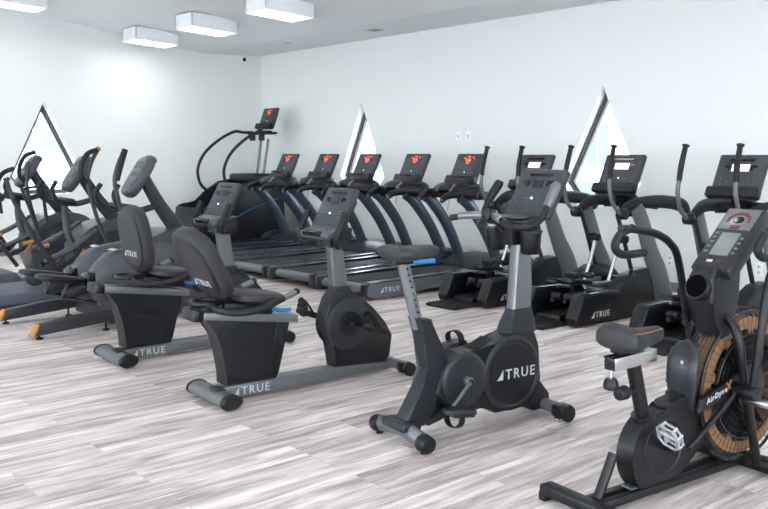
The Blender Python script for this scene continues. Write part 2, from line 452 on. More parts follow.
# ------------------------------------------------------------------ shared little parts
def true_console(par, top, bot, w, kind, ledge=True):
    """tilted console: top/bot = (y,z) of the face centre line; face looks to the rear"""
    ty, tz = top; by, bz = bot
    L = math.hypot(ty-by, tz-bz); ang = math.degrees(math.atan2(tz-bz, ty-by))   # slope of the face
    rot = E(ang-90)
    c = V((0, (ty+by)/2, (tz+bz)/2)); R = rot.to_matrix()
    at = lambda x, y, z: c+R @ V((x, y, z))
    o = M().box(at(0, .028, 0), (w, .05, L), rot, bev=.016, seg=3).done('console', m_panel, par)
    M().box(at(0, .062, -L*.05), (w*.8, .05, L*.75), rot, bev=.02).done('console_back', m_black, o)
    if kind == 'tread':
        d = M()
        for x, z, a, b in ((-.022, .27, .028, .03), (.022, .27, .028, .03), (-.06, .33, .02, .014), (.07, .36, .02, .014), (0, .18, .05, .01), (0, .38, .04, .013)):
            d.box(at(x, 0, z*L), (a, .006, b), rot, bev=0)
        d.done('led_display', m_led, o)
        M().box(at(-.1, 0, .29*L), (.03, .005, .01), rot, bev=0).box(at(.11, 0, .29*L), (.03, .005, .01), rot, bev=0).done('display_bar', m_dark, o)
        M().box(at(0, 0, -.12*L), (.014, .005, .008), rot, bev=0).done('indicator_light', m_ledb, o)
        i = M()
        for x in (-.1, -.06, .05, .1): i.box(at(x, 0, -.12*L), (.012, .005, .006), rot, bev=0)
        i.done('button_print', m_icon, o)
        M().box(at(0, -.012, -L*.40), (w+.03, .09, L*.26), rot, bev=.02, seg=3).done('console_ledge', m_black, o)
        M().box(at(-.02, -.06, -L*.34), (w*.5, .012, .018), rot, bev=.004).done('phone_slot', m_dark, o)
    else:
        lit = kind == 'ell'
        M().box(at(0, .0015, .18*L), (w*.36 if lit else w*.22, .005, L*.16), rot, bev=0).done('display', m_ledw if lit else mat('display_off', srgb(30, 32, 38), .2), o)
        i = M()
        i.box(at(0, .0005, .36*L), (w*.5, .005, L*.045), rot, bev=0)
        for s in (-1, 1): i.box(at(s*w*.27, .0005, .21*L), (w*.12, .005, L*.05), rot, bev=0).box(at(s*w*.23, .0005, .15*L), (w*.05, .005, L*.04), rot, bev=0)
        i.done('display_bar', m_dark, o)
        M().slab(at(0, .0, -.13*L), .016, .014, .006, rot).done('indicator_light', m_ledb, o)
        i = M()
        for x in (-.34, -.22, -.12, .12, .22, .34): i.box(at(x*w, .0005, -.13*L), (.013, .005, .005), rot, bev=0)
        for x in (-.34, .34): i.box(at(x*w, .0005, -.21*L), (.016, .005, .006), rot, bev=0).box(at(x*w, .0005, -.07*L), (.016, .005, .006), rot, bev=0)
        i.done('button_print', m_icon, o)
        lettering('logo_lettering', 'TRUE', .016, at(-.02, -.0, .445*L), R @ SB, m_icon, o, mark=True)
        if lit:
            M().box(at(0, -.012, -L*.42), (w+.03, .09, L*.24), rot, bev=.02, seg=3).done('console_ledge', m_black, o)
    return o
def pedal(par, c, side, rot):
    R = rot.to_matrix(); c = V(c)
    p = M().slab(c, .11, .20, .034, E(math.degrees(rot.x)+90)).box(c+R @ V((0, .0, .016)), (.09, .14, .014), rot, bev=.004).done('pedal', m_shell, par)
    pts = [c+R @ V((-.055, .03, 0)), c+R @ V((-.06, .03, .05)), c+R @ V((-.02, .035, .078)), c+R @ V((.03, .035, .075)), c+R @ V((.06, .03, .045)), c+R @ V((.055, .03, 0))]
    M().tube(pts, .013, 10, 5, flat=(1.6, .25), up=(0, 1, 0)).done('pedal_strap', m_rubber, p)
    return p

# ------------------------------------------------------------------ upright bike
SQ = [(math.copysign(abs(math.cos(a))**.35, math.cos(a)), math.copysign(abs(math.sin(a))**.35, math.sin(a))) for a in [2*PI*(k+.5)/24 for k in range(24)]]
def upright_bike():
    t = thing('upright_exercise_bike', 'upright exercise bike with white TRUE lettering on its round side cover, centre of the floor', 'exercise bike', (-3.26, 2.91, 0), -6)
    # rear foot
    M().tube([(-.21, 0, .055), (-.1, 0, .075), (0, 0, .082), (.1, 0, .075), (.21, 0, .055)], .038, 16, 4, flat=(1, 1.15)).done('rear_foot', m_silver, t)
    for s in (-1, 1):
        c = M().cyl((s*.175, 0, .056), (s*.245, 0, .05), .048, .045, bev=.01).done('foot_cap', m_black, t)
        M().cyl((s*.2, 0, 0), (s*.2, 0, .02), .02).done('levelling_foot', m_rubber, c)
    M().box((0, .0, .105), (.2, .13, .05), E(-4), bev=.018, seg=3).done('foot_cover', m_shell, t)
    # front foot
    M().tube([(-.22, .98, .06), (.2, .98, .06)], .036, 16).done('front_foot', m_graph, t)
    for s in (-1, 1):
        c = M().box((s*.2, .98, .055), (.1, .095, .075), bev=.02, seg=3).done('foot_cap', m_black, t)
        M().cyl((s*.235, .98, .048), (s*.262, .98, .048), .047, bev=.006).done('transport_wheel', m_rubber, c)
        M().cyl((s*.2, .94, 0), (s*.2, .94, .02), .018).done('levelling_foot', m_chrome, c)
    M().prism([(.84, .16), (.9, .03), (1.03, .03), (1.02, .12), (.95, .2)], -.06, .06, bev=.012).done('front_foot_bracket', m_shelld, t)
    # shrouds
    M().prism([(.07, .66), (.165, .645), (.185, .55), (.23, .47), (.29, .40), (.27, .33), (.15, .12), (.12, .08), (-.01, .09), (.0, .14), (.10, .28), (.15, .38), (.115, .52)], -.05, .05, bev=.014, seg=3).done('seat_tube_cover', m_shell, t)
    M().prism([(.18, .25), (.22, .37), (.33, .45), (.50, .44), (.60, .47), (.70, .51), (.88, .51), (.92, .42), (.94, .22), (.90, .10), (.82, .07), (.6, .07), (.52, .13), (.45, .11), (.30, .12)], -.07, .07, bev=.014, seg=3).done('drive_cover', m_shelld, t)
    M().prism([(.12, .1), (.145, .075), (.40, .13), (.36, .19), (.33, .19)], -.05, .05, bev=.01).done('lower_brace', m_shell, t)
    g = M()
    for k in range(5): g.box((-.04+k*.02, .47, .445), (.008, .24, .012), E(22), bev=.002)
    g.done('vent_ribs', m_shell, t)
    for s in (-1, 1):
        M().turn((s*.06, .36, .30), (s, 0, 0), [(0, .155), (.022, .152), (.03, .14), (.033, .125), (.036, .02)], 48).done('crank_cover', m_disc, t)
        M().turn((s*.055, .705, .285), (s, 0, 0), [(0, .215), (.022, .212), (.03, .2), (.031, .188), (.026, .182), (.026, .02)], 56).done('flywheel_cover', m_shell, t)
        M().turn((s*.078, .705, .285), (s, 0, 0), [(0, .17), (.008, .168), (.01, .02)], 56).done('cover_plate', m_shelld, t)
    lettering('logo_lettering', 'TRUE', .08, (.0895, .645, .26), SX, m_logo, t, mark=True)
    # mast
    M().loft([[V((a*.062, .80+b*.115, .50)) for a, b in SQ], [V((a*.056, .81+b*.10, .56)) for a, b in SQ], [V((a*.042, .817+b*.078, .62)) for a, b in SQ], [V((a*.040, .817+b*.074, .635)) for a, b in SQ]]).done('mast_base_cover', m_shell, t)
    M().prism([(.745, .58), (.885, .575), (.885, .75), (.872, 1.04), (.775, 1.04), (.765, .75)], -.036, .036, bev=.014, seg=3).done('mast', m_silver, t)
    # seat post + saddle
    p = M(); p.tube([(0, .108, .60), (0, -.005, .99)], .03, 16, flat=(.8, 1.15), up=(1, 0, 0)).done('seat_post', m_silver, t)
    h = M()
    for k in range(9): h.cyl((.021, .094-k*.0095, .655+k*.033), (.028, .094-k*.0095, .655+k*.033), .005, seg=8)
    h.done('post_holes', m_dark, t)
    M().tube([(.03, .05, .952), (.085, .15, .957)], .012, 10, flat=(.6, 1)).done('adjuster_lever', m_blue, t)
    rings = []
    for y, w, zt, zb in ((-.085, .07, 1.0, .965), (-.075, .105, 1.018, .948), (-.045, .122, 1.022, .935), (.0, .115, 1.014, .935), (.05, .09, 1.010, .938), (.11, .065, 1.010, .942), (.16, .055, 1.010, .945), (.205, .045, 1.006, .95), (.23, .022, .995, .965)):
        rings.append([V((w*math.copysign(abs(math.cos(a))**.75, math.cos(a)), y, (zt+zb)/2+(zt-zb)/2*math.copysign(abs(math.sin(a))**.75, math.sin(a)))) for a in [2*PI*j/28 for j in range(28)]])
    sd = M().loft([[p+V((0, 0, .022)) for p in r] for r in rings]).done('saddle', m_vinyl, t)
    M().box((0, .0, .955), (.06, .12, .03), bev=.01).done('saddle_clamp', m_black, sd)
    # cranks
    cr = M().tube([(.10, .36, .30), (.125, .355, .29), (.125, .245, .185)], .016, 12, flat=(.7, 1.2)).cyl((.09, .36, .30), (.13, .36, .30), .024, bev=.004).done('crank_arm', m_silver, t)
    M().cyl((.128, .36, .30), (.136, .36, .30), .013).done('crank_bolt', m_dark, cr)
    M().tube([(-.10, .36, .30), (-.125, .365, .31), (-.125, .475, .415)], .016, 12, flat=(.7, 1.2)).done('crank_arm', m_silver, t)
    pedal(t, (.19, .235, .175), 1, E(180-8)); pedal(t, (-.19, .485, .42), -1, E(8))
    # console + tray + cups
    true_console(t, (1.0, 1.42), (.845, 1.155), .345, 'up')
    M().slab((0, .76, 1.135), .38, .20, .035, E(96)).done('accessory_tray', m_shell, t)
    M().slab((.07, .72, 1.158), .15, .09, .012, E(98)).done('tray_mat', m_vinylg, t)
    M().prism([(.70, 1.0), (.68, 1.10), (.78, 1.14), (.90, 1.15), (.93, 1.05), (.88, 1.0)], -.07, .07, bev=.014).done('console_neck', m_black, t)
    for x in (-.155, .125):
        M().turn((x, .78, 1.085), (0, 0, -1), [(0, .052), (0, .064), (.01, .066), (.012, .06), (.12, .054), (.13, .046)], 28, cap=True).done('cup_holder', m_black, t)
    # handlebars
    for s in (-1, 1):
        hb = M().tube([(s*.02, .60, 1.16), (s*.10, .62, 1.12), (s*.19, .68, 1.11), (s*.235, .745, 1.15), (s*.24, .79, 1.23)], .017, 14, 6).done('handlebar', m_foam, t)
        M().tube([(s*.24, .785, 1.22), (s*.238, .82, 1.27), (s*.23, .86, 1.325), (s*.227, .87, 1.345)], [.022, .026, .027, .02], 14, 3).done('pulse_grip', m_black if s < 0 else m_silver, hb)
        hp = M().tube([(s*.02, .60, 1.165), (s*.13, .55, 1.16), (s*.22, .495, 1.145)], .018, 14, 4).done('forward_grip', m_foam, t)
        M().tube([(s*.05, .585, 1.166), (s*.11, .553, 1.163), (s*.17, .513, 1.158)], .0205, 14).done('contact_plate', m_silver, hp)
    M().tube([(0, .58, 1.17), (0, .66, 1.13), (0, .74, 1.06)], .028, 14, 4).cyl((0, .56, 1.17), (0, .62, 1.165), .034, bev=.008).done('handlebar_stem', m_black, t)
    return t
upright_bike()

# ------------------------------------------------------------------ recumbent bikes
def recumbent(label, loc, rz, sy, lean, hs):
    t = thing('recumbent_exercise_bike', label, 'exercise bike', loc, rz, 'recumbent exercise bikes')
    M().tube([(-.22, 0, .055), (.22, 0, .055)], .043, 20, flat=(1, 1.6), up=(0, 0, 1)).done('rear_foot', m_graph, t)
    for s in (-1, 1):
        c = M().tube([(s*.215, 0, .055), (s*.235, 0, .055), (s*.25, 0, .055)], [.046, .046, .034], 20, flat=(1, 1.6), up=(0, 0, 1)).done('foot_cap', m_black, t)
        M().cyl((s*.19, 0, 0), (s*.19, 0, .02), .02).done('levelling_foot', m_rubber, c)
    M().box((.05, .0, .1), (.1, .06, .016), bev=.006).done('foot_cover', m_shell, t)
    M().box((0, .67, .062), (.10, 1.36, .08), bev=.012).done('beam', m_graph, t)
    lettering('logo_lettering', 'TRUE', .072, (.051, .16, .034), SX, m_logo, t, mark=True)
    M().cyl((-.22, 1.34, .06), (.22, 1.34, .06), .036).done('front_foot', m_graph, t)
    for s in (-1, 1):
        c = M().box((s*.18, 1.34, .055), (.07, .085, .075), bev=.015).done('foot_cap', m_black, t)
        M().cyl((s*.21, 1.35, .045), (s*.245, 1.35, .045), .045, bev=.006).done('transport_wheel', m_rubber, c)
    # seat carriage
    M().prism([(-.10, .55), (-.05, .52), (-.005, .43), (.03, .32), (.05, .20), (.05, .112), (.40, .105), (.42, .14), (.50, .44), (.50, .49), (-.10, .58)], -.07, .07, bev=.012).done('seat_base_cover', m_shelld, t)
    M().prism([(.33, .12), (.39, .12), (.465, .44), (.40, .46)], .066, .075, bev=.004).done('side_panel', m_black, t)
    M().prism([(-.13, .535), (-.13, .585), (.56, .49), (.56, .44)], -.08, .08, bev=.01).done('seat_rail', m_silver, t)
    M().box((0, -.125, .56), (.18, .07, .075), E(-8), bev=.015).done('rail_end_cap', m_black, t)
    # seat
    z0 = .60
    M().box((0, sy+.22, z0-.03), (.2, .34, .07), E(-6), bev=.015).done('seat_slider', m_black, t)
    M().slab((0, sy+.30, z0+.03), .36, .34, .06, E(84), n=3.2).done('seat_cushion', m_vinyl, t)
    a = math.radians(lean)
    d = V((0, -math.sin(a), math.cos(a))); nrm = V((0, -math.cos(a), -math.sin(a)))
    base = V((0, sy+.10, z0+.035)); c = base+d*(.03+.23*hs)
    bk = M().slab(c, .37, .48*hs, .10, E(lean), n=3.0, seg=44, puff=.25).done('backrest', m_vinyl, t)
    M().slab(c+nrm*.052, .35, .40*hs, .014, E(lean), n=3.0, puff=.2).done('backrest_shell', m_shell, bk)
    lettering('logo_lettering', 'TRUE', .062, c+nrm*.064-d*.12*hs+V((-.07, 0, 0)), E(lean).to_matrix() @ SB, m_logo, bk, mark=True, bold=0)
    M().box(base+V((0, -.015, .02)), (.09, .06, .18), E(lean), bev=.015).done('backrest_bracket', m_black, t)
    M().box(base+V((0, -.03, -.05)), (.15, .12, .06), bev=.015).done('bracket_base', m_black, t)
    # ring shaped bottle holder at the rear
    for x in (-.0,):
        M().tube([(x+.085*math.cos(q), sy-.02+.085*math.sin(q), .622) for q in [2*PI*k/20 for k in range(21)]], .012, 10, flat=(1, 1.4)).done('bottle_ring', m_black, t)
    for s in (-1, 1):
        h = M().tube([(s*.10, sy-.02, .615), (s*.2, sy-.03, .60), (s*.255, sy+.08, .585), (s*.265, sy+.22, .60), (s*.265, sy+.36, .645)], .021, 14, 6).done('side_handle', m_foam, t)
        M().tube([(s*.265, sy+.36, .645), (s*.264, sy+.45, .675)], .02, 14).done('contact_plate', m_silver, h)
        M().ell((s*.264, sy+.45, .676), (.021, .025, .021)).done('handle_tip', m_foam, h)
    M().tube([(.09, sy+.38, .555), (.15, sy+.40, .55), (.16, sy+.47, .55)], .010, 10, 3, flat=(1, 1.3)).done('adjuster_lever', m_blue, t)
    # drive unit
    M().prism([(.87, .61), (.82, .56), (.785, .47), (.785, .36), (.85, .27), (.855, .10), (1.27, .075), (1.31, .12), (1.33, .26), (1.27, .36), (1.17, .47), (1.05, .56), (.98, .61)], -.062, .062, bev=.016, seg=3).done('drive_cover', m_shelld, t)
    for s in (-1, 1):
        M().turn((s*.055, .955, .385), (s, 0, 0), [(0, .175), (.018, .172), (.024, .16), (.026, .02)], 56).done('flywheel_cover', m_shell, t)
        M().turn((s*.078, .955, .385), (s, 0, 0), [(0, .09), (.006, .087), (.008, .02)], 40).done('crank_cover', m_shelld, t)
    M().tube([(.09, .95, .385), (.125, .96, .383), (.125, 1.07, .36)], .014, 12, flat=(.8, 1.2)).done('crank_arm', m_black, t)
    M().tube([(-.09, .95, .385), (-.125, .94, .387), (-.125, .83, .42)], .014, 12, flat=(.8, 1.2)).done('crank_arm', m_black, t)
    for s, y, z in ((1, 1.08, .36), (-1, .81, .43)):
        pd = M().slab((s*.19, y, z), .11, .2, .04, E(70), n=2.4).slab((s*.19, y-.05, z+.035), .10, .10, .035, E(10), n=2.4).done('pedal', m_rubber, t)
        M().tube([(s*.19-.06, y, z), (s*.19-.055, y-.04, z+.07), (s*.19, y-.05, z+.1), (s*.19+.055, y-.04, z+.07), (s*.19+.06, y, z)], .012, 8, 4, flat=(1.6, .3)).done('pedal_strap', m_rubber, pd)
    # mast, console
    M().loft([[V((a*.058, .925+b*.095, .55)) for a, b in SQ], [V((a*.046, .925+b*.07, .62)) for a, b in SQ], [V((a*.043, .925+b*.064, .635)) for a, b in SQ]]).done('mast_base_cover', m_shell, t)
    M().prism([(.87, .60), (.98, .60), (.925, .96), (.83, .96)], -.037, .037, bev=.014, seg=3).done('mast', m_graph, t)
    M().prism([(.80, .90), (.80, .98), (.98, 1.02), (.97, .92), (.93, .88)], -.085, .085, bev=.015).done('console_neck', m_black, t)
    true_console(t, (.95, 1.285), (.80, 1.02), .32, 'rec')
    M().box((0, .775, .995), (.32, .12, .05), E(20), bev=.02, seg=3).done('console_ledge', m_ledge, t)
    M().box((0, .72, .995), (.2, .03, .03), E(25), bev=.006).done('phone_slot', m_dark, t)
    for s in (-1, 1):
        M().tube([(s*.12, .83, .945), (s*.18, .79, .92), (s*.215, .76, .97), (s*.222, .79, 1.05), (s*.215, .83, 1.13)], .022, 14, 6).done('console_handle', m_foam, t)
    return t
recumbent('recumbent exercise bike with its backrest leaning far back, nearer of the two recumbents', (-4.54, 2.53, 0), -3, -.02, 30, 1.0)
recumbent('recumbent exercise bike with an upright backrest, the farther left of the two recumbents', (-5.90, 2.50, 0), -1, .13, 9, 1.0)

# ------------------------------------------------------------------ treadmills
def treadmill(label, loc):
    t = thing('treadmill', label, 'treadmill', loc, 0, 'treadmills in a row facing the right wall')
    M().box((0, .86, .105), (.70, 1.66, .085), bev=.01).done('deck', m_black, t)
    M().box((0, .86, .158), (.58, 1.72, .02), bev=.008).cyl((-.29, 0.02, .125), (.29, .02, .125), .044, seg=20).done('belt', m_belt, t)
    M().tube([(-.33, -.05, .115), (.33, -.05, .115)], .05, 16, flat=(1.1, 1.0)).done('rear_roller_cover', m_graph, t)
    for s in (-1, 1):
        M().prism([(-.03, .155), (-.02, .182), (1.7, .205), (1.7, .17)], s*.355-.068, s*.355+.068, bev=.008).done('side_rail', m_railb, t)
        M().prism([(-.09, .06), (-.085, .15), (-.05, .175), (2.0, .185), (2.0, .05), (.75, .05), (.42, .015), (.1, .012), (-.05, .03)], s*.42-.012, s*.42+.012, bev=.006).done('side_skirt', m_graph if s > 0 else m_shell, t)
        M().box((s*.38, -.07, .105), (.1, .075, .14), bev=.02, seg=3).done('rear_corner_cap', m_black, t)
        M().prism([(1.90+.30*math.cos(q), .20+.105*math.sin(q)) for q in [2*PI*k/32 for k in range(32)]], s*.43-.02, s*.43+.02, bev=.01).done('foot_cover', m_mast, t)
        M().tube([(s*.29, 1.38, 1.02), (s*.295, 1.52, .93), (s*.30, 1.76, .66), (s*.31, 1.93, .38), (s*.32, 2.02, .15)], [.06, .066, .066, .068, .085], 16, 6, flat=(.55, 1.15), up=(1, 0, 0)).done('upright', m_mast, t)
        h = M().tube([(s*.19, 1.20, .985), (s*.20, 1.28, 1.03), (s*.27, 1.40, 1.05), (s*.36, 1.50, 1.05), (s*.40, 1.56, 1.03), (s*.40, 1.72, 1.03)], [.032, .04, .046, .05, .052, .045], 14, 5).done('handrail', m_foam, t)
        M().ell((s*.189, 1.195, .982), (.028, .014, .032)).done('handrail_tip', m_mast, h)
        g = M().tube([(s*.11, 1.40, 1.075), (s*.12, 1.48, 1.15)], .017, 12).done('pulse_grip', m_silver, t)
        M().box((s*.38, 2.1, .025), (.06, .06, .05), bev=.005).box((s*.38, .3, .03), (.05, .05, .06), bev=.005).done('levelling_foot', m_rubber, t)
    lettering('logo_lettering', 'TRUE', .075, (.4325, .14, .075), SX, m_logo, t, mark=True)
    # motor hood
    rings = []
    for y, w, z in ((1.68, .38, .19), (1.78, .40, .25), (1.95, .41, .29), (2.2, .40, .30), (2.36, .37, .26), (2.43, .33, .16)):
        rings.append([V((w*math.copysign(abs(math.cos(a))**.45, math.cos(a)), y, .05+(z-.05)/2+(z-.05)/2*math.copysign(abs(math.sin(a))**.5, math.sin(a)))) for a in [2*PI*j/32 for j in range(32)]])
    M().loft(rings).done('motor_hood', m_shell, t)
    # crossbar + bulging tray
    M().tube([(-.44, 1.54, 1.035), (-.2, 1.50, 1.045), (.2, 1.50, 1.045), (.44, 1.54, 1.035)], .046, 14, 4, flat=(1, 1.2)).done('crossbar', m_foam, t)
    M().ell((0, 1.66, 1.09), (.33, .26, .10)).box((0, 1.66, 1.05), (.60, .30, .09), bev=.04, seg=3).done('console_tray', m_black, t)
    M().box((0, 1.50, 1.14), (.06, .03, .03), E(-20), bev=.008).done('safety_key', m_red, t)
    M().tube([(0, 1.50, 1.0), (.03, 1.47, .95), (-.01, 1.48, .86)], .003, 6, 5).done('safety_cord', m_red, t)
    M().box((0, 1.70, 1.16), (.14, .10, .14), E(-20), bev=.03).done('console_neck', m_black, t)
    true_console(t, (1.86, 1.51), (1.68, 1.15), .43, 'tread')
    return t
TX = [-7.15, -8.12, -9.08, -10.06, -11.04]
lab = ['treadmill nearest the ellipticals, the only one whose white side lettering shows fully', 'second treadmill counted from the ellipticals', 'treadmill with its console in front of the narrow window',
       'treadmill beside the window, second from the stair climber', 'treadmill right next to the tall stair climber']
TY = [5.62, 5.66, 5.66, 5.7, 5.7]
t0 = treadmill(lab[0], (TX[0], TY[0], 0))
for i in range(1, 5): copy_tree(t0, (TX[i], TY[i], 0), 0, lab[i])

# ------------------------------------------------------------------ ellipticals on the right
def elliptical(label, loc):
    t = thing('elliptical_trainer', label, 'elliptical trainer', loc, 0, 'elliptical trainers in a row facing the right wall')
    s_ = M().box((-.02, .18, .018), (.40, .40, .03), bev=.008)
    for k in range(7): s_.box((-.02, .02+k*.05, .036), (.38, .012, .008), bev=.002)
    s_.done('step_plate', m_rubber, t)
    M().box((0, .95, .05), (.26, 1.35, .07), bev=.012).done('base_beam', m_black, t)
    M().box((0, 1.66, .05), (.62, .1, .08), bev=.02).done('front_foot', m_graph, t)
    for s in (-1, 1):
        M().prism([(.27, .02), (.25, .08), (.33, .24), (.36, .28), (.62, .27), (.86, .27), (1.0, .22), (1.3, .18), (1.5, .1), (1.5, .02)], s*.27-.065, s*.27+.065, bev=.016, seg=3).done('side_cover', m_black, t)
        M().prism([(.36, .265), (.37, .292), (.86, .285), (.92, .25)], s*.27-.055, s*.27+.055, bev=.008).done('cover_top', m_railb, t)  # navy strip paints the blue light along the top of the cover
        M().prism([(.8, .12), (.85, .24), (1.0, .36), (1.18, .43), (1.36, .44), (1.52, .39), (1.66, .28), (1.72, .12), (1.6, .04), (.9, .05)], s*.24-.075, s*.24+.075, bev=.03, seg=4).done('flywheel_housing', m_shelld, t)
        M().tube([(s*.29, 1.16, 1.02), (s*.30, 1.26, .86), (s*.305, 1.40, .58), (s*.31, 1.54, .36), (s*.31, 1.64, .1)], [.08, .085, .095, .11, .13], 18, 6, flat=(.42, 1.15), up=(1, 0, 0)).done('upright', m_graph, t)
        # pedal and link
        py = .52 if s > 0 else .64; pz = .37 if s > 0 else .33
        p = M().slab((s*.13, py, pz), .15, .36, .04, E(82), n=3.5).box((s*.13, py+.14, pz+.045), (.14, .05, .05), bev=.012).done('pedal', m_black, t)
        M().box((s*.13, py-.02, pz+.022), (.11, .28, .008), E(-8), bev=.003).done('pedal_pad', m_rubber, p)
        M().tube([(s*.13, py+.1, pz-.04), (s*.15, 1.25, .30)], .022, 12).done('pedal_link', m_graph, t)
        M().tube([(s*.07, .42, .19), (s*.07, 1.2, .22)], .02, 12).cyl((s*.02, .5, .22), (s*.12, .5, .22), .03).done('guide_rail', m_shell, t)
        M().cyl((s*.2, py+.02, pz-.05), (s*.2, 1.2, .19), .014).done('push_rod', m_silver, t)
        # swinging arm
        a = M().tube([(s*.235, .86, 1.56), (s*.24, .815, 1.40), (s*.245, .80, 1.28)], [.021, .024, .022], 14, 4).cyl((s*.235, .862, 1.558), (s*.2345, .868, 1.578), .03, bev=.006).done('arm_grip', m_foam, t)
        M().tube([(s*.245, .80, 1.28), (s*.25, .795, 1.18), (s*.255, .85, 1.05), (s*.255, .98, .95)], .018, 14, 5).done('swing_arm', m_graph, t)
        M().cyl((s*.21, 1.0, .955), (s*.30, 1.0, .955), .05, bev=.01).done('arm_pivot', m_black, t)
        M().tube([(s*.20, 1.0, .95), (s*.20, 1.12, .70), (s*.2, 1.28, .36)], .02, 12).done('swing_link', m_shell, t)
        c = M().tube([(s*.13, 1.14, .70), (s*.13, 1.06, .48), (s*.13, .98, .30)], .018, 12).done('drive_rod', m_chrome, t)
        M().cyl((s*.09, 1.14, .71), (s*.22, 1.14, .71), .038, bev=.008).done('rod_joint', m_black, c)
        # fixed handle
        h = M().tube([(s*.235, 1.02, .975), (s*.245, 1.14, 1.03), (s*.28, 1.30, 1.055), (s*.30, 1.6, 1.05), (s*.31, 1.88, 1.01), (s*.31, 1.98, .93)], [.034, .048, .056, .064, .066, .05], 14, 5).done('fixed_handle', m_foam, t)
        M().ell((s*.234, 1.013, .972), (.028, .014, .036)).done('handle_tip', m_graph, h)
        M().cyl((s*.32, 1.52, 0), (s*.32, 1.52, .03), .03).done('levelling_foot', m_rubber, t)
    M().tube([(-.29, 1.5, 1.03), (0, 1.54, 1.04), (.29, 1.5, 1.03)], .05, 14, 5).done('crossbar', m_foam, t)
    M().prism([(1.46, .9), (1.30, 1.14), (1.36, 1.2), (1.56, 1.08), (1.6, .9)], -.07, .07, bev=.02).done('console_neck', m_black, t)
    M().cyl((-.30, 1.36, .30), (.30, 1.36, .30), .028).done('axle', m_black, t)
    lettering('logo_lettering', 'TRUE', .075, (.3365, .52, .07), SX, m_logo, t, mark=True)
    true_console(t, (1.40, 1.50), (1.22, 1.14), .43, 'ell')
    return t
e0 = elliptical('middle elliptical trainer, standing right of the narrow window', (-4.8, 5.75, 0))
copy_tree(e0, (-5.95, 5.85, 0), 0, 'elliptical trainer behind the upright bike, next to the treadmills')
copy_tree(e0, (-3.6, 5.7, 0), 0, 'rightmost elliptical trainer, behind the fan bike')

# ------------------------------------------------------------------ stair climber
def stair_climber():
    t = thing('stair_climber', 'tall dark stair climber with curved handrails in the far corner of the room', 'stair climber', (-12.35, 6.1, 0), 0)
    for s in (-1, 1):
        M().prism([(.38, .05), (.40, .52), (.46, .68), (.56, .71), (.78, .72), (.92, .88), (1.2, 1.05), (1.75, 1.14), (1.9, 1.0), (1.95, .05)], s*.44-.03, s*.44+.03, bev=.02, seg=3).done('side_panel', m_shelld, t)
        M().tube([(s*.475, .55, .25), (s*.475, 1.2, .60), (s*.475, 1.8, .78)], .008, 8, 4).done('accent_strip', m_blue, t)
        M().tube([(s*.42, .98, .90), (s*.42, .86, 1.02), (s*.42, .82, 1.25), (s*.42, .94, 1.50), (s*.41, 1.20, 1.72), (s*.40, 1.50, 1.87), (s*.3, 1.62, 1.86), (s*.28, 1.80, 1.86)], .024, 12, 6).done('handrail', m_foam, t)
        M().tube([(s*.10, 1.75, 1.15), (s*.11, 1.85, 1.75)], .022, 12).done('console_post', m_silver, t)
        M().cyl((s*.14, 1.70, 1.72), (s*.14, 1.70, 1.83), .05, bev=.01).done('cup_holder', m_black, t)
    for k in range(5):
        st = M().box((0, .56+k*.2, .25+k*.17), (.76, .21, .03), bev=.006).box((0, .66+k*.2, .17+k*.17), (.76, .015, .18), bev=.003).done('step', m_shelld, t)
        M().box((0, .46+k*.2, .258+k*.17), (.76, .012, .02), bev=.003).done('step_nosing', m_rubber, st)
    M().box((0, .42, .36), (.82, .05, .60), bev=.01).done('rear_panel', m_shelld, t)
    M().box((0, 1.15, .06), (.84, 1.5, .1), bev=.02).done('base', m_black, t)
    M().box((0, 1.6, 1.10), (.82, .45, .16), bev=.06, seg=4).done('top_housing', m_shelld, t)
    M().tube([(-.42, 1.80, 1.84), (.42, 1.80, 1.84)], .022, 12).done('crossbar', m_foam, t)
    true_console(t, (1.98, 2.27), (1.84, 1.92), .42, 'tread')
    return t
stair_climber()

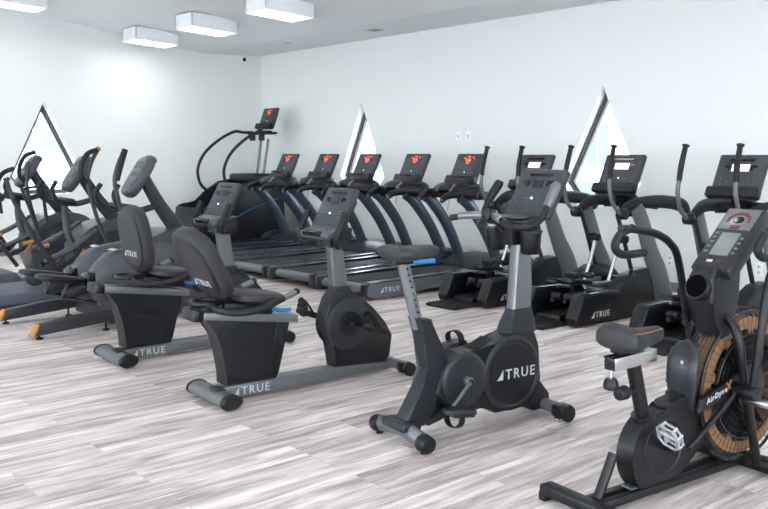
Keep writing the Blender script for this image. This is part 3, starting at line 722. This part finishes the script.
# ------------------------------------------------------------------ ellipticals on the left
def left_elliptical(label, loc, rz, variant, group=None):
    t = thing('elliptical_trainer', label, 'elliptical trainer', loc, rz, group)
    if variant == 0:
        for s in (-1, 1):
            l = M().prism([(-.01, .03), (.045, .125), (.35, .16), (.9, .20), (.9, .10), (.35, .06)], s*.43-.045, s*.43+.045, bev=.01).done('rear_leg', m_octd, t)
            M().prism([(-.016, .03), (.04, .127), (.052, .127), (.012, .03)], s*.43-.046, s*.43+.046, bev=.003).done('end_cap', m_orange, l)
            for y in (.06, .62): M().cyl((s*.43, y, 0), (s*.43, y, .015), .028).cyl((s*.43, y, .01), (s*.43, y, .08), .009).done('levelling_foot', m_rubber, l)
        M().prism([(.68, .05), (.66, .25), (.80, .30), (.95, .2), (.95, .05)], -.42, .42, bev=.02).done('rear_crossbar', m_octd, t)
    else:
        M().prism([(-.10, .04), (-.08, .15), (.85, .16), (.95, .04)], -.42, .40, bev=.02).done('platform', m_platform, t)
        M().prism([(-.12, .0), (-.11, .055), (1.7, .055), (1.7, .0)], -.43, .41, bev=.01).done('platform_base', m_octd, t)
        M().cyl((.12, .62, .27), (.26, .62, .27), .085, bev=.03).done('pivot_hub', m_octd, t)
    # mid hood, front housing
    if variant == 0:
        for s in (-1, 1):
            rings = []
            for y, w, z0, z1 in ((.60, .11, .30, .49), (.66, .135, .18, .57), (.75, .15, .12, .64), (.95, .16, .10, .68), (1.2, .16, .09, .70), (1.4, .14, .1, .68)):
                rings.append([V((s*.20+w*math.copysign(abs(math.cos(a))**.7, math.cos(a)), y, (z0+z1)/2+(z1-z0)/2*math.copysign(abs(math.sin(a))**.7, math.sin(a)))) for a in [2*PI*j/30 for j in range(30)]])
            M().loft(rings).done('hood', m_octane, t)
            M().prism([(.58+.10*math.cos(q)*.5, .40+.09*math.sin(q)) for q in [2*PI*k/20 for k in range(20)]], s*.20-.09, s*.20+.09, bev=.01).done('hood_opening', m_dark, t)
            M().box((s*.2, .80, .665), (.12, .045, .004), E(14), bev=.001).done('hood_emblem', m_logo, t)
    hs = .06 if variant else 0
    hy = [(1.05, .18), (1.02, .55), (1.10, .70), (1.30, .79), (1.55, .80), (1.74, .72), (1.84, .55), (1.84, .30), (1.7, .1), (1.2, .08)]
    M().prism([(a+hs, b) for a, b in hy], -.21, .21, bev=.05, seg=4, smooth=4).done('front_housing', m_octane, t)
    for s in (-1, 1):
        M().prism([(1.45+hs+.31*math.cos(q), .50+.20*math.sin(q)) for q in [2*PI*k/32 for k in range(32)]], s*.208-.006, s*.208+.006, bev=.003).done('side_badge', m_octd, t)
    lettering('logo_lettering', 'OCTANE', .085, (.2155, 1.24+hs, .50), SX, m_logog, t)
    M().box((0, 1.6+hs, .05), (.7, .1, .08), bev=.02).done('front_foot', m_octd, t)
    # mast
    M().tube([(0, 1.58+hs*.9, .72-hs*.1), (0, 1.36+hs*.35, 1.02-hs*.05), (0, 1.20, 1.30)], [.075, .06, .05], 16, 4, flat=(.8, 1.1)).done('mast', m_octd, t)
    con = M().slab((0, 1.155, 1.29), .24, .42, .09, E(-34), n=3.4, seg=40, puff=.2).ell((0, 1.27, 1.44), (.10, .06, .05)).done('console', m_octane, t)
    R = E(-34).to_matrix(); cc = V((0, 1.155, 1.29))
    f = lambda x, y, z: cc+R @ V((x, y, z))
    M().slab(f(0, -.047, 0), .19, .37, .008, E(-34), n=4, puff=.05).done('console_face', mat('console_face_grey', dim(srgb(110, 116, 124), .6), .35), con)
    M().box(f(0, -.053, .10), (.14, .006, .08), E(-34), bev=.002).box(f(0, -.053, .01), (.14, .006, .05), E(-34), bev=.002).done('display', m_lcdd, con)
    for x in (-.05, 0, .05):
        for z in (-.05, -.09, -.13): M().box(f(x, -.053, z), (.03, .008, .018), E(-34), bev=.002).done('button', m_logog, con)
    M().slab((0, 1.0, 1.03), .34, .22, .045, E(80), n=2.6).done('accessory_tray', m_octd, t)
    M().tube([(0, 1.0, 1.01), (0, 1.14, .98), (0, 1.32, 1.02)], .03, 12, 3).done('tray_bracket', m_octd, t)
    for s in (-1, 1):
        M().tube([(s*.06, 1.10, 1.0), (s*.15, .98, .99), (s*.20, .87, 1.04), (s*.20, .83, 1.14), (s*.19, .88, 1.23)], .022, 12, 5).done('fixed_handle', m_foam, t)
        if variant == 0:
            g = M().tube([(s*.30, .90, 1.53), (s*.30, .84, 1.42), (s*.30, .80, 1.28), (s*.30, .82, 1.14), (s*.30, .88, .90), (s*.29, .98, .66), (s*.28, 1.12, .48)], .019, 12, 5).done('swing_arm', m_octd, t)
            gy, gz = .90, 1.54
        elif s > 0:
            g = M().tube([(.28, .36, 1.27), (.28, .42, 1.07), (.28, .62, .66), (.28, .90, .22)], .024, 12, 5).done('swing_arm', m_octd, t)
            gy, gz = .44, 1.36
        else:
            g = M().tube([(-.28, .76, 1.42), (-.28, .74, 1.2), (-.28, .76, 1.0), (-.28, .86, .6), (-.28, 1.0, .35)], .022, 12, 5).done('swing_arm', m_octd, t)
            gy, gz = .84, 1.52
        if variant == 0 and s > 0:
            M().tube([(s*.30, .905, 1.54), (s*.30, .86, 1.42), (s*.30, .82, 1.27)], [.026, .03, .022], 12, 4).done('arm_grip', m_foam, g)
        else:
            M().tube([(s*.29, gy, gz), (s*.285, gy-.10, gz-.04), (s*.28, gy-.16, gz-.14), (s*.28, gy-.17, gz-.24), (s*.29, gy-.11, gz-.30)], .022, 12, 5).done('arm_grip', m_foam, g)
            if variant == 0: M().ell((s*.29, gy+.005, gz+.005), (.024, .024, .024)).done('grip_tip', m_orange, g)
        if variant == 0:
            p = M().slab((s*.20, .33, .45), .17, .42, .05, E(80), n=2.6).box((s*.2, .33, .43), (.12, .3, .03), E(-10), bev=.01).done('pedal', m_shelld, t)
            M().tube([(s*.20, .4, .42), (s*.2, .34, .28), (s*.3, .6, .22)], .02, 10).done('pedal_link', m_black, t)
            M().tube([(s*.20, .36, .30), (s*.2, .75, .40)], .035, 12, flat=(1, 1.6)).done('pedal_arm', m_octd, t)
        else:
            p = M().tube([(s*.22, .72, .47-.04*s), (s*.22, .98, .57-.04*s), (s*.22, 1.26, .74-.03*s)], [.045, .055, .035], 14, 4, flat=(1.2, .5)).done('pedal_arm', m_octane, t)
            M().tube([(s*.22, .82, .34), (s*.22, 1.0, .42), (s*.22, 1.26, .6)], .026, 12, 4).done('pedal_link', m_octd, t)
            M().tube([(s*.24, .66, .57), (s*.24, .76, .59)], .020, 12).done('orange_trim', m_orange, p)
            M().tube([(s*.24, 1.0, .36), (s*.24, 1.12, .52)], .016, 12).done('orange_trim', m_orange, p)
    if variant:
        M().tube([(-.2, .80, .74), (-.2, .66, 1.14), (-.2, .87, 1.17), (-.2, .90, .80)], .02, 12).done('front_hoop', m_black, t)
        M().tube([(.18, 1.15, .35), (.08, 1.02, .65), (0, 1.02, .98)], .035, 12, 4).done('frame_tube', m_octd, t)
    return t
left_elliptical('grey elliptical trainer with orange-tipped rear legs, just left of the recumbent bikes', (-7.5, 2.3, 0), 0, 0)
o1 = left_elliptical('elliptical trainer on a wide grey platform, its console under the left window', (-9.0, 2.3, 0), 0, 1, 'elliptical trainers along the left wall')
copy_tree(o1, (-10.5, 2.3, 0), 0, 'farthest left elliptical trainer, partly cut off by the left edge of the photo')

# ------------------------------------------------------------------ fan bike
def fan_bike():
    t = thing('fan_bike', 'large black fan bike with chrome cage pedal in the lower right corner', 'exercise bike', (-2.07, 2.88, 0), -6)
    M().box((0, 0, .05), (.48, .075, .05), bev=.012).done('rear_foot', m_black, t)
    M().box((0, 1.05, .05), (.62, .09, .06), bev=.012).done('front_foot', m_black, t)
    for s in (-1, 1):
        M().box((s*.225, 0, .02), (.04, .07, .045), bev=.008).done('foot_pad', m_rubber, t)
        M().box((s*.27, 1.05, .012), (.07, .08, .025), bev=.006).done('foot_pad', m_rubber, t)
        M().box((s*.035, .55, .045), (.035, 1.05, .04), bev=.008).done('base_beam', m_black, t)
    M().box((0, .95, .078), (.12, .14, .006), bev=.002).box((0, .3, .068), (.06, .1, .006), bev=.002).done('beam_plate', m_silver, t)
    M().tube([(0, .07, .06), (0, .16, .24)], .022, 14).done('rear_strut', m_black, t)
    # crank housing
    M().prism([(.42+.19*math.cos(q), .205+.185*math.sin(q)) for q in [PI*.42+PI*1.12*k/22 for k in range(23)]]+[(.52, .06), (.66, .13), (.78, .24), (.92, .37), (.92, .43), (.78, .42), (.60, .44), (.47, .42)], -.045, .045, bev=.016, seg=3).done('crank_housing', m_black, t)
    M().turn((.042, .44, .225), (1, 0, 0), [(0, .135), (.006, .132), (.008, .12), (.004, .115), (.004, .02)], 48).done('crank_cover', m_shelld, t)
    M().prism([(.66, .22), (.70, .2), (.80, .30), (.78, .33)], .04, .052, bev=.003).done('side_recess', m_shelld, t)
    cr = M().tube([(.05, .44, .225), (.105, .43, .235), (.115, .335, .325)], .014, 12, flat=(.8, 1.2)).done('crank_arm', m_black, t)
    M().tube([(-.05, .44, .225), (-.105, .44, .225), (-.115, .54, .13)], .014, 12, flat=(.8, 1.2)).done('crank_arm', m_black, t)
    for s, y, z in ((1, .30, .335), (-1, .54, .13)):
        pc = V((s*.175, y, z)); rot = E(-62, 12, 0); R = rot.to_matrix()
        pb = M()
        ring = lambda a, b, off: [pc+R @ V((x_*a, y_*b, off)) for x_, y_ in ((-1, -.5), (-.55, -1), (.55, -1), (1, -.5), (1, .5), (.55, 1), (-.55, 1), (-1, .5), (-1, -.5))]
        pb.tube(ring(.052, .052, .012), .0055, 8).tube(ring(.052, .052, -.012), .0055, 8)
        for x_, y_ in ((-.052, -.026), (-.0286, -.052), (.0286, -.052), (.052, -.026), (.052, .026), (.0286, .052), (-.0286, .052), (-.052, .026)):
            pb.tube([pc+R @ V((x_, y_, -.016)), pc+R @ V((x_, y_, .018))], .0055, 8)
        pb.tube([pc+R @ V((-.05, 0, 0)), pc+R @ V((.05, 0, 0))], .011, 10).tube([pc+R @ V((-.0286, -.05, 0)), pc+R @ V((-.0286, .05, 0))], .006, 8).tube([pc+R @ V((.0286, -.05, 0)), pc+R @ V((.0286, .05, 0))], .006, 8)
        pb.done('cage_pedal', mat('cast_silver', dim(srgb(205, 208, 212), .55), .3, metal=.4), t)
    # seat post, slider, saddle
    M().tube([(0, .35, .34), (0, .27, .605)], .03, 18, flat=(1, 1.1)).done('seat_tube', m_black, t)
    M().tube([(0, .355, .35), (0, .343, .385)], .05, 18, flat=(1, 1.15)).done('seat_collar', m_shelld, t)
    M().tube([(0, .29, .58), (0, .275, .625)], .022, 16).done('seat_post', m_chrome, t)
    kn = M().cyl((0, .28, .50), (0, .215, .495), .014).cyl((0, .225, .497), (0, .175, .492), .032, .028, bev=.006).done('height_knob', m_black, t)
    sl = M().box((0, .255, .635), (.055, .27, .055), E(2), bev=.003).done('seat_slider', m_chrome, t)
    M().box((0, .118, .632), (.052, .006, .05), E(2), bev=.001).box((0, .17, .666), (.03, .15, .008), E(2), bev=.002).done('slider_end_cap', m_dark, sl)
    M().cyl((0, .13, .61), (0, .13, .57), .008, seg=12).done('knob_stem', m_chrome, sl)
    M().turn((0, .13, .57), (0, 0, -1), [(0, .022), (.008, .027), (.03, .033), (.045, .03), (.05, .02)], 10).done('slide_knob', m_black, sl)
    rings = []
    for y, w, zt, zb in ((.10, .055, .775, .725), (.11, .09, .79, .70), (.14, .108, .80, .685), (.19, .10, .785, .675), (.25, .07, .765, .675), (.30, .048, .76, .68), (.36, .04, .76, .685), (.405, .032, .758, .695), (.425, .015, .745, .712)):
        rings.append([V((w*math.copysign(abs(math.cos(a))**.75, math.cos(a)), y+.02, (zt+zb)/2+(zt-zb)/2*math.copysign(abs(math.sin(a))**.7, math.sin(a))-.01*abs(math.cos(a))*(y < .25))) for a in [2*PI*j/30 for j in range(30)]])
    sd = M().loft(rings).done('saddle', m_vinyl, t)
    for s in (-1, 1):
        M().tube([(s*.10, .15, .77), (s*.08, .24, .762), (s*.045, .32, .752), (s*.028, .42, .752)], .0018, 6, 6).done('orange_stitching', m_orange, sd)
    M().box((0, .22, .685), (.06, .14, .03), bev=.008).done('saddle_clamp', m_black, sd)
    # fan with cage, centre at y=1.0 z=.42
    FC = (1.02, .415); FR = .355
    fan = M().cyl((-.06, FC[0], FC[1]), (.06, FC[0], FC[1]), .05, bev=.01).done('fan', m_shelld, t)
    bl = M()
    for k in range(28):
        a = 2*PI*k/28
        bl.box((0, FC[0]+.19*math.cos(a), FC[1]+.19*math.sin(a)), (.09, .27, .003), Euler((a+.0, 0, 0)), bev=0)
    bl.done('fan_blades', m_shelld, fan)
    cop = M()
    for k in range(36):
        a0 = 2*PI*k/36; a1 = 2*PI*(k+1)/36; ri = .272 if k % 4 else .25
        q = [(FC[0]+r*math.cos(a), FC[1]+r*math.sin(a)) for r, a in ((ri, a0), (.325, a0), (.325, a1), (ri, a1))]
        cop.prism(q, -.05, .05, bev=0)
    cop.done('copper_fan_ring', m_copper, fan)
    for s in (-1, 1):
        cg = M()
        for k in range(3):
            r = (FR, .25, .12)[k]
            cg.tube([(s*(.066 if k else .055), FC[0]+r*math.cos(q), FC[1]+r*math.sin(q)) for q in [2*PI*j/48 for j in range(49)]], .005 if k else .008, 6)
        for r in (.305, .265, .22, .19, .16):
            cg.tube([(s*.066, FC[0]+r*math.cos(q), FC[1]+r*math.sin(q)) for q in [2*PI*j/48 for j in range(49)]], .0012, 5)
        for k in range(60):
            a = 2*PI*k/60
            cg.tube([(s*.068, FC[0]+.11*math.cos(a), FC[1]+.11*math.sin(a)), (s*.068, FC[0]+.33*math.cos(a), FC[1]+.33*math.sin(a)), (s*.045, FC[0]+(FR+.01)*math.cos(a), FC[1]+(FR+.01)*math.sin(a))], .0013, 5)
        cg.cyl((s*.066, FC[0], FC[1]), (s*.08, FC[0], FC[1]), .11, bev=.004)
        cg.done('fan_cage', m_black, t)
    rim = M()
    for k in range(5):
        rim.tube([(-.04+.02*k, FC[0]+(FR+.012)*math.cos(q), FC[1]+(FR+.012)*math.sin(q)) for q in [2*PI*j/60 for j in range(61)]], .0022, 5)
    for k in range(40):
        a = 2*PI*k/40
        rim.tube([(-.045, FC[0]+(FR+.01)*math.cos(a), FC[1]+(FR+.01)*math.sin(a)), (.045, FC[0]+(FR+.01)*math.cos(a), FC[1]+(FR+.01)*math.sin(a))], .0013, 5)
    rim.done('cage_rim', m_black, t)
    # rear wind guard
    rings = []
    for z, y, w in ((.36, .63, .055), (.40, .61, .07), (.50, .60, .08), (.58, .605, .08), (.62, .62, .072), (.655, .645, .05), (.67, .66, .02)):
        rings.append([V((w*math.copysign(abs(math.cos(a))**.6, math.cos(a)), y+.025*math.sin(a)-.0, z)) for a in [2*PI*j/24 for j in range(24)]])
    g = M().loft(rings).done('wind_guard', m_disc, t)
    for z in (.43, .58): M().cyl((.02, .59, z), (.02, .573, z), .009, seg=14).done('screw', m_chrome, g)
    # side frame: arch tubes and arm beams
    hoop = [(.13, 1.02, .05), (.13, .955, .25), (.13, .88, .48), (.125, .84, .64), (.09, .835, .735), (.0, .835, .775)]
    M().tube(hoop+[(-x, y, z) for x, y, z in hoop[-2::-1]], .021, 14, 5).done('frame_arch', m_black, t)
    for s in (-1, 1):
        M().prism([(.60, .36), (.62, .42), (.90, .50), (.97, .50), (.97, .42), (.92, .41)], s*.085-.012, s*.085+.012, bev=.005).done('frame_beam', m_black, t)
        M().cyl((s*.08, .86, .43), (s*.215, .86, .43), .034, bev=.006).done('arm_pivot', m_black, t)
        M().cyl((s*.15, .86, .395), (s*.27, .86, .395), .018, bev=.004).done('foot_peg', m_chrome, t)
        up = [(.86, .43), (.98, .60), (.93, .78), (.86, 1.0), (.80, 1.075), (.70, 1.125), (.55, 1.155), (.44, 1.165)] if s < 0 else [(.86, .43), (.87, .68), (.92, .95), (1.0, 1.05), (1.08, 1.11), (1.06, 1.15), (.98, 1.165), (.85, 1.165)]
        if s < 0: X = -.235
        else: X = .205
        a = M().tube([(X*.9 if k == 0 else X, y, z) for k, (y, z) in enumerate(up)], .019, 14, 5).done('swing_arm', m_black, t)
        gy = up[-1][0]
        M().tube([(X, gy+.08, 1.165), (X, gy, 1.14), (X, gy-.035, 1.085), (X, gy+.02, 1.045), (X, gy+.17, 1.045)], .019, 14, 5).done('grip', m_foam, a)
        M().tube([(s*.12, .86, .44), (s*.12, .74, .36), (s*.11, .52, .22)], .012, 10).done('push_rod', m_black, t)
    lettering('logo_lettering', 'AirDyne', .036, (.0985, .655, .392), SX @ Matrix.Rotation(math.radians(15), 3, 'Z'), m_logo, t, shear=.3, bold=.02)
    lettering('logo_letter', 'X', .062, (.0985, .795, .425), SX @ Matrix.Rotation(math.radians(15), 3, 'Z'), m_orange, t, shear=.2)
    # mast with cup holder
    M().prism([(.77, .68), (.755, .76), (.705, .83), (.70, .95), (.74, .995), (.93, .97), (.915, .86), (.885, .68), (.82, .66)], -.062, .062, bev=.018, seg=3).done('mast', m_shelld, t)
    cup = M().turn((0, .715, .90), (0, -1, .35), [(-.02, .06), (.01, .062), (.030, .062), (.036, .058)], 28).done('cup_holder', m_black, t)
    M().turn((0, .715, .90), (0, -1, .35), [(.03, .05), (.038, .05)], 28).done('cup_hole', mat('hole_shade_black', (.003, .003, .004, 1), 1, spec=0.), cup)  # black disc stands in for the shade inside the cup
    # console
    a = math.degrees(math.atan2(1.26-.985, 1.06-.77))-90
    rot = E(a); R = rot.to_matrix(); cc = V((0, .905, 1.115)); L = .39; w = .20
    f = lambda x, y, z: cc+R @ V((x, y, z))
    co = M().box(f(0, .035, 0), (w, .07, L), rot, bev=.014, seg=3).box(f(0, .09, -.05), (w*.7, .06, L*.6), rot, bev=.02).done('console', m_shell, t)
    M().box(f(0, .0, -.235), (w*.62, .02, .03), rot, bev=.006).done('phone_slot', m_dark, co)
    M().box(f(0, -.002, .115), (w*.84, .006, .13), rot, bev=.002).done('console_badge', m_silver, co)
    tach = M()
    for k in range(11):
        q = PI*(k/10); tach.box(f(-.052*math.cos(q), -.006, .105+.045*math.sin(q)), (.011, .004, .016), Euler((rot.x, -(q-PI/2), 0)) if False else rot, bev=0)
    tach.done('tachometer', m_red, co)
    M().slab(f(0, -.006, .11), .055, .04, .004, rot, n=2.2).done('tachometer_window', m_dark, co)
    M().box(f(0, -.006, .065), (.05, .004, .022), rot, bev=.001).done('tachometer_button', m_red, co)
    M().box(f(.005, -.002, -.04), (.095, .006, .14), rot, bev=.002).done('lcd_screen', m_lcd, co)
    for z in (-.09, -.06, -.03, 0, .025):
        M().box(f(-.068, -.002, z), (.018, .005, .012), rot, bev=.001).done('button', m_icon, co)
        if z < .02: M().box(f(.070, -.002, z), (.016, .005, .012), rot, bev=.001).done('button', m_icon, co)
    M().box(f(-.02, -.002, -.145), (.03, .005, .014), rot, bev=.001).done('start_button', m_logo, co)
    M().box(f(.03, -.002, -.145), (.03, .005, .014), rot, bev=.001).done('stop_button', m_red, co)
    return t
fan_bike()

# ------------------------------------------------------------------ outdoors seen through the windows
struct(M().box((-10, 12, -.2), (70, 60, .1), bev=0).done('ground', m_grd))
def house(name, label, loc, d, wins, face):
    t = thing(name, label, 'building', loc)
    M().box((0, 0, d[2]/2), d, bev=0).done('wall', m_ext, t)
    M().prism([(-d[1]/2-.4, d[2]), (0, d[2]+1.6), (d[1]/2+.4, d[2])], -d[0]/2-.3, d[0]/2+.3, bev=0).done('roof', m_white, t)
    for a, z, w, h in wins:
        if face == 'x': fr = M().box((d[0]/2+.02, a, z), (.08, w+.14, h+.14), bev=.01).done('window', m_white, t); M().box((d[0]/2+.06, a-w*.26, z), (.02, w*.44, h), bev=0).box((d[0]/2+.06, a+w*.26, z), (.02, w*.44, h), bev=0).done('pane', m_extw, fr)
        else: fr = M().box((a, -d[1]/2-.02, z), (w+.14, .08, h+.14), bev=.01).done('window', m_white, t); M().box((a-w*.26, -d[1]/2-.06, z), (w*.44, .02, h), bev=0).box((a+w*.26, -d[1]/2-.06, z), (w*.44, .02, h), bev=0).done('pane', m_extw, fr)
    return t
house('neighbour_house', 'overexposed white house seen through the left triangular window', (-27, 9.5, -.15), (8, 16, 3.6), [(-1.6, 2.0, .9, .5), (-.1, 2.0, .9, .5), (-.4, .5, .9, .9)], 'x')
house('neighbour_house', 'pale blue washed-out building seen through the right triangular window', (-22, 24, -.15), (46, 6, 5.6), [(7.0, 1.9, .8, 1.2), (8.3, 2.6, .6, .6), (6.1, .6, 1.6, .5), (-2.6, 1.5, .7, .9), (-8.0, 1.6, 2.4, 1.0)], 'y')
t = thing('bare_tree', 'bare thin-branched tree outside the left window', 'tree', (-19.5, 6.6, -.15))
M().tube([(0, 0, 0), (.03, 0, 1.4), (0, .05, 2.6), (.05, 0, 4)], [.06, .045, .03, .012], 8, 3).done('trunk', m_bark, t)
br = M(); rnd = random.Random(7)
for k in range(26):
    z = 1.3+rnd.random()*2.2; a = rnd.random()*2*PI; L = .5+rnd.random()*.7
    p = V((0, 0, z)); q = p+V((math.cos(a)*L*.5, math.sin(a)*L*.5, L*.35)); r = q+V((math.cos(a+.4)*L*.45, math.sin(a+.4)*L*.45, L*.45))
    br.tube([p, q, r], [.014, .009, .004], 5, 3)
    br.tube([q, q+V((math.cos(a-.8)*L*.35, math.sin(a-.8)*L*.35, L*.4))], [.008, .003], 5)
br.done('branches', m_bark, t)

# ------------------------------------------------------------------ world, camera, view
w = bpy.data.worlds.new('World'); bpy.context.scene.world = w; w.use_nodes = True
nt = w.node_tree; bg = nt.nodes['Background']
sky = nt.nodes.new('ShaderNodeTexSky'); sky.sky_type = 'HOSEK_WILKIE'; sky.turbidity = 6; sky.ground_albedo = .6
sky.sun_direction = V((.5, -.6, .6)).normalized()
mx = nt.nodes.new('ShaderNodeMix'); mx.data_type = 'RGBA'; mx.inputs[0].default_value = .85; mx.inputs[7].default_value = (.93, .955, 1, 1)
nt.links.new(sky.outputs[0], mx.inputs[6]); nt.links.new(mx.outputs[2], bg.inputs['Color'])
bg.inputs['Strength'].default_value = 6.6

cd = bpy.data.cameras.new('Camera'); cam = bpy.data.objects.new('Camera', cd); C.objects.link(cam)
cam.location = (0, 0, 1.5)
cam.rotation_euler = (math.radians(90-6.6424), 0, math.radians(49.4258))
cd.sensor_width = 36; cd.lens = 863/768*36; cd.clip_start = .05; cd.clip_end = 200
bpy.context.scene.camera = cam
vs = bpy.context.scene.view_settings
vs.view_transform = 'Standard'; vs.look = 'None'; vs.gamma = 1; vs.exposure = 1.0; vs.use_curve_mapping = False
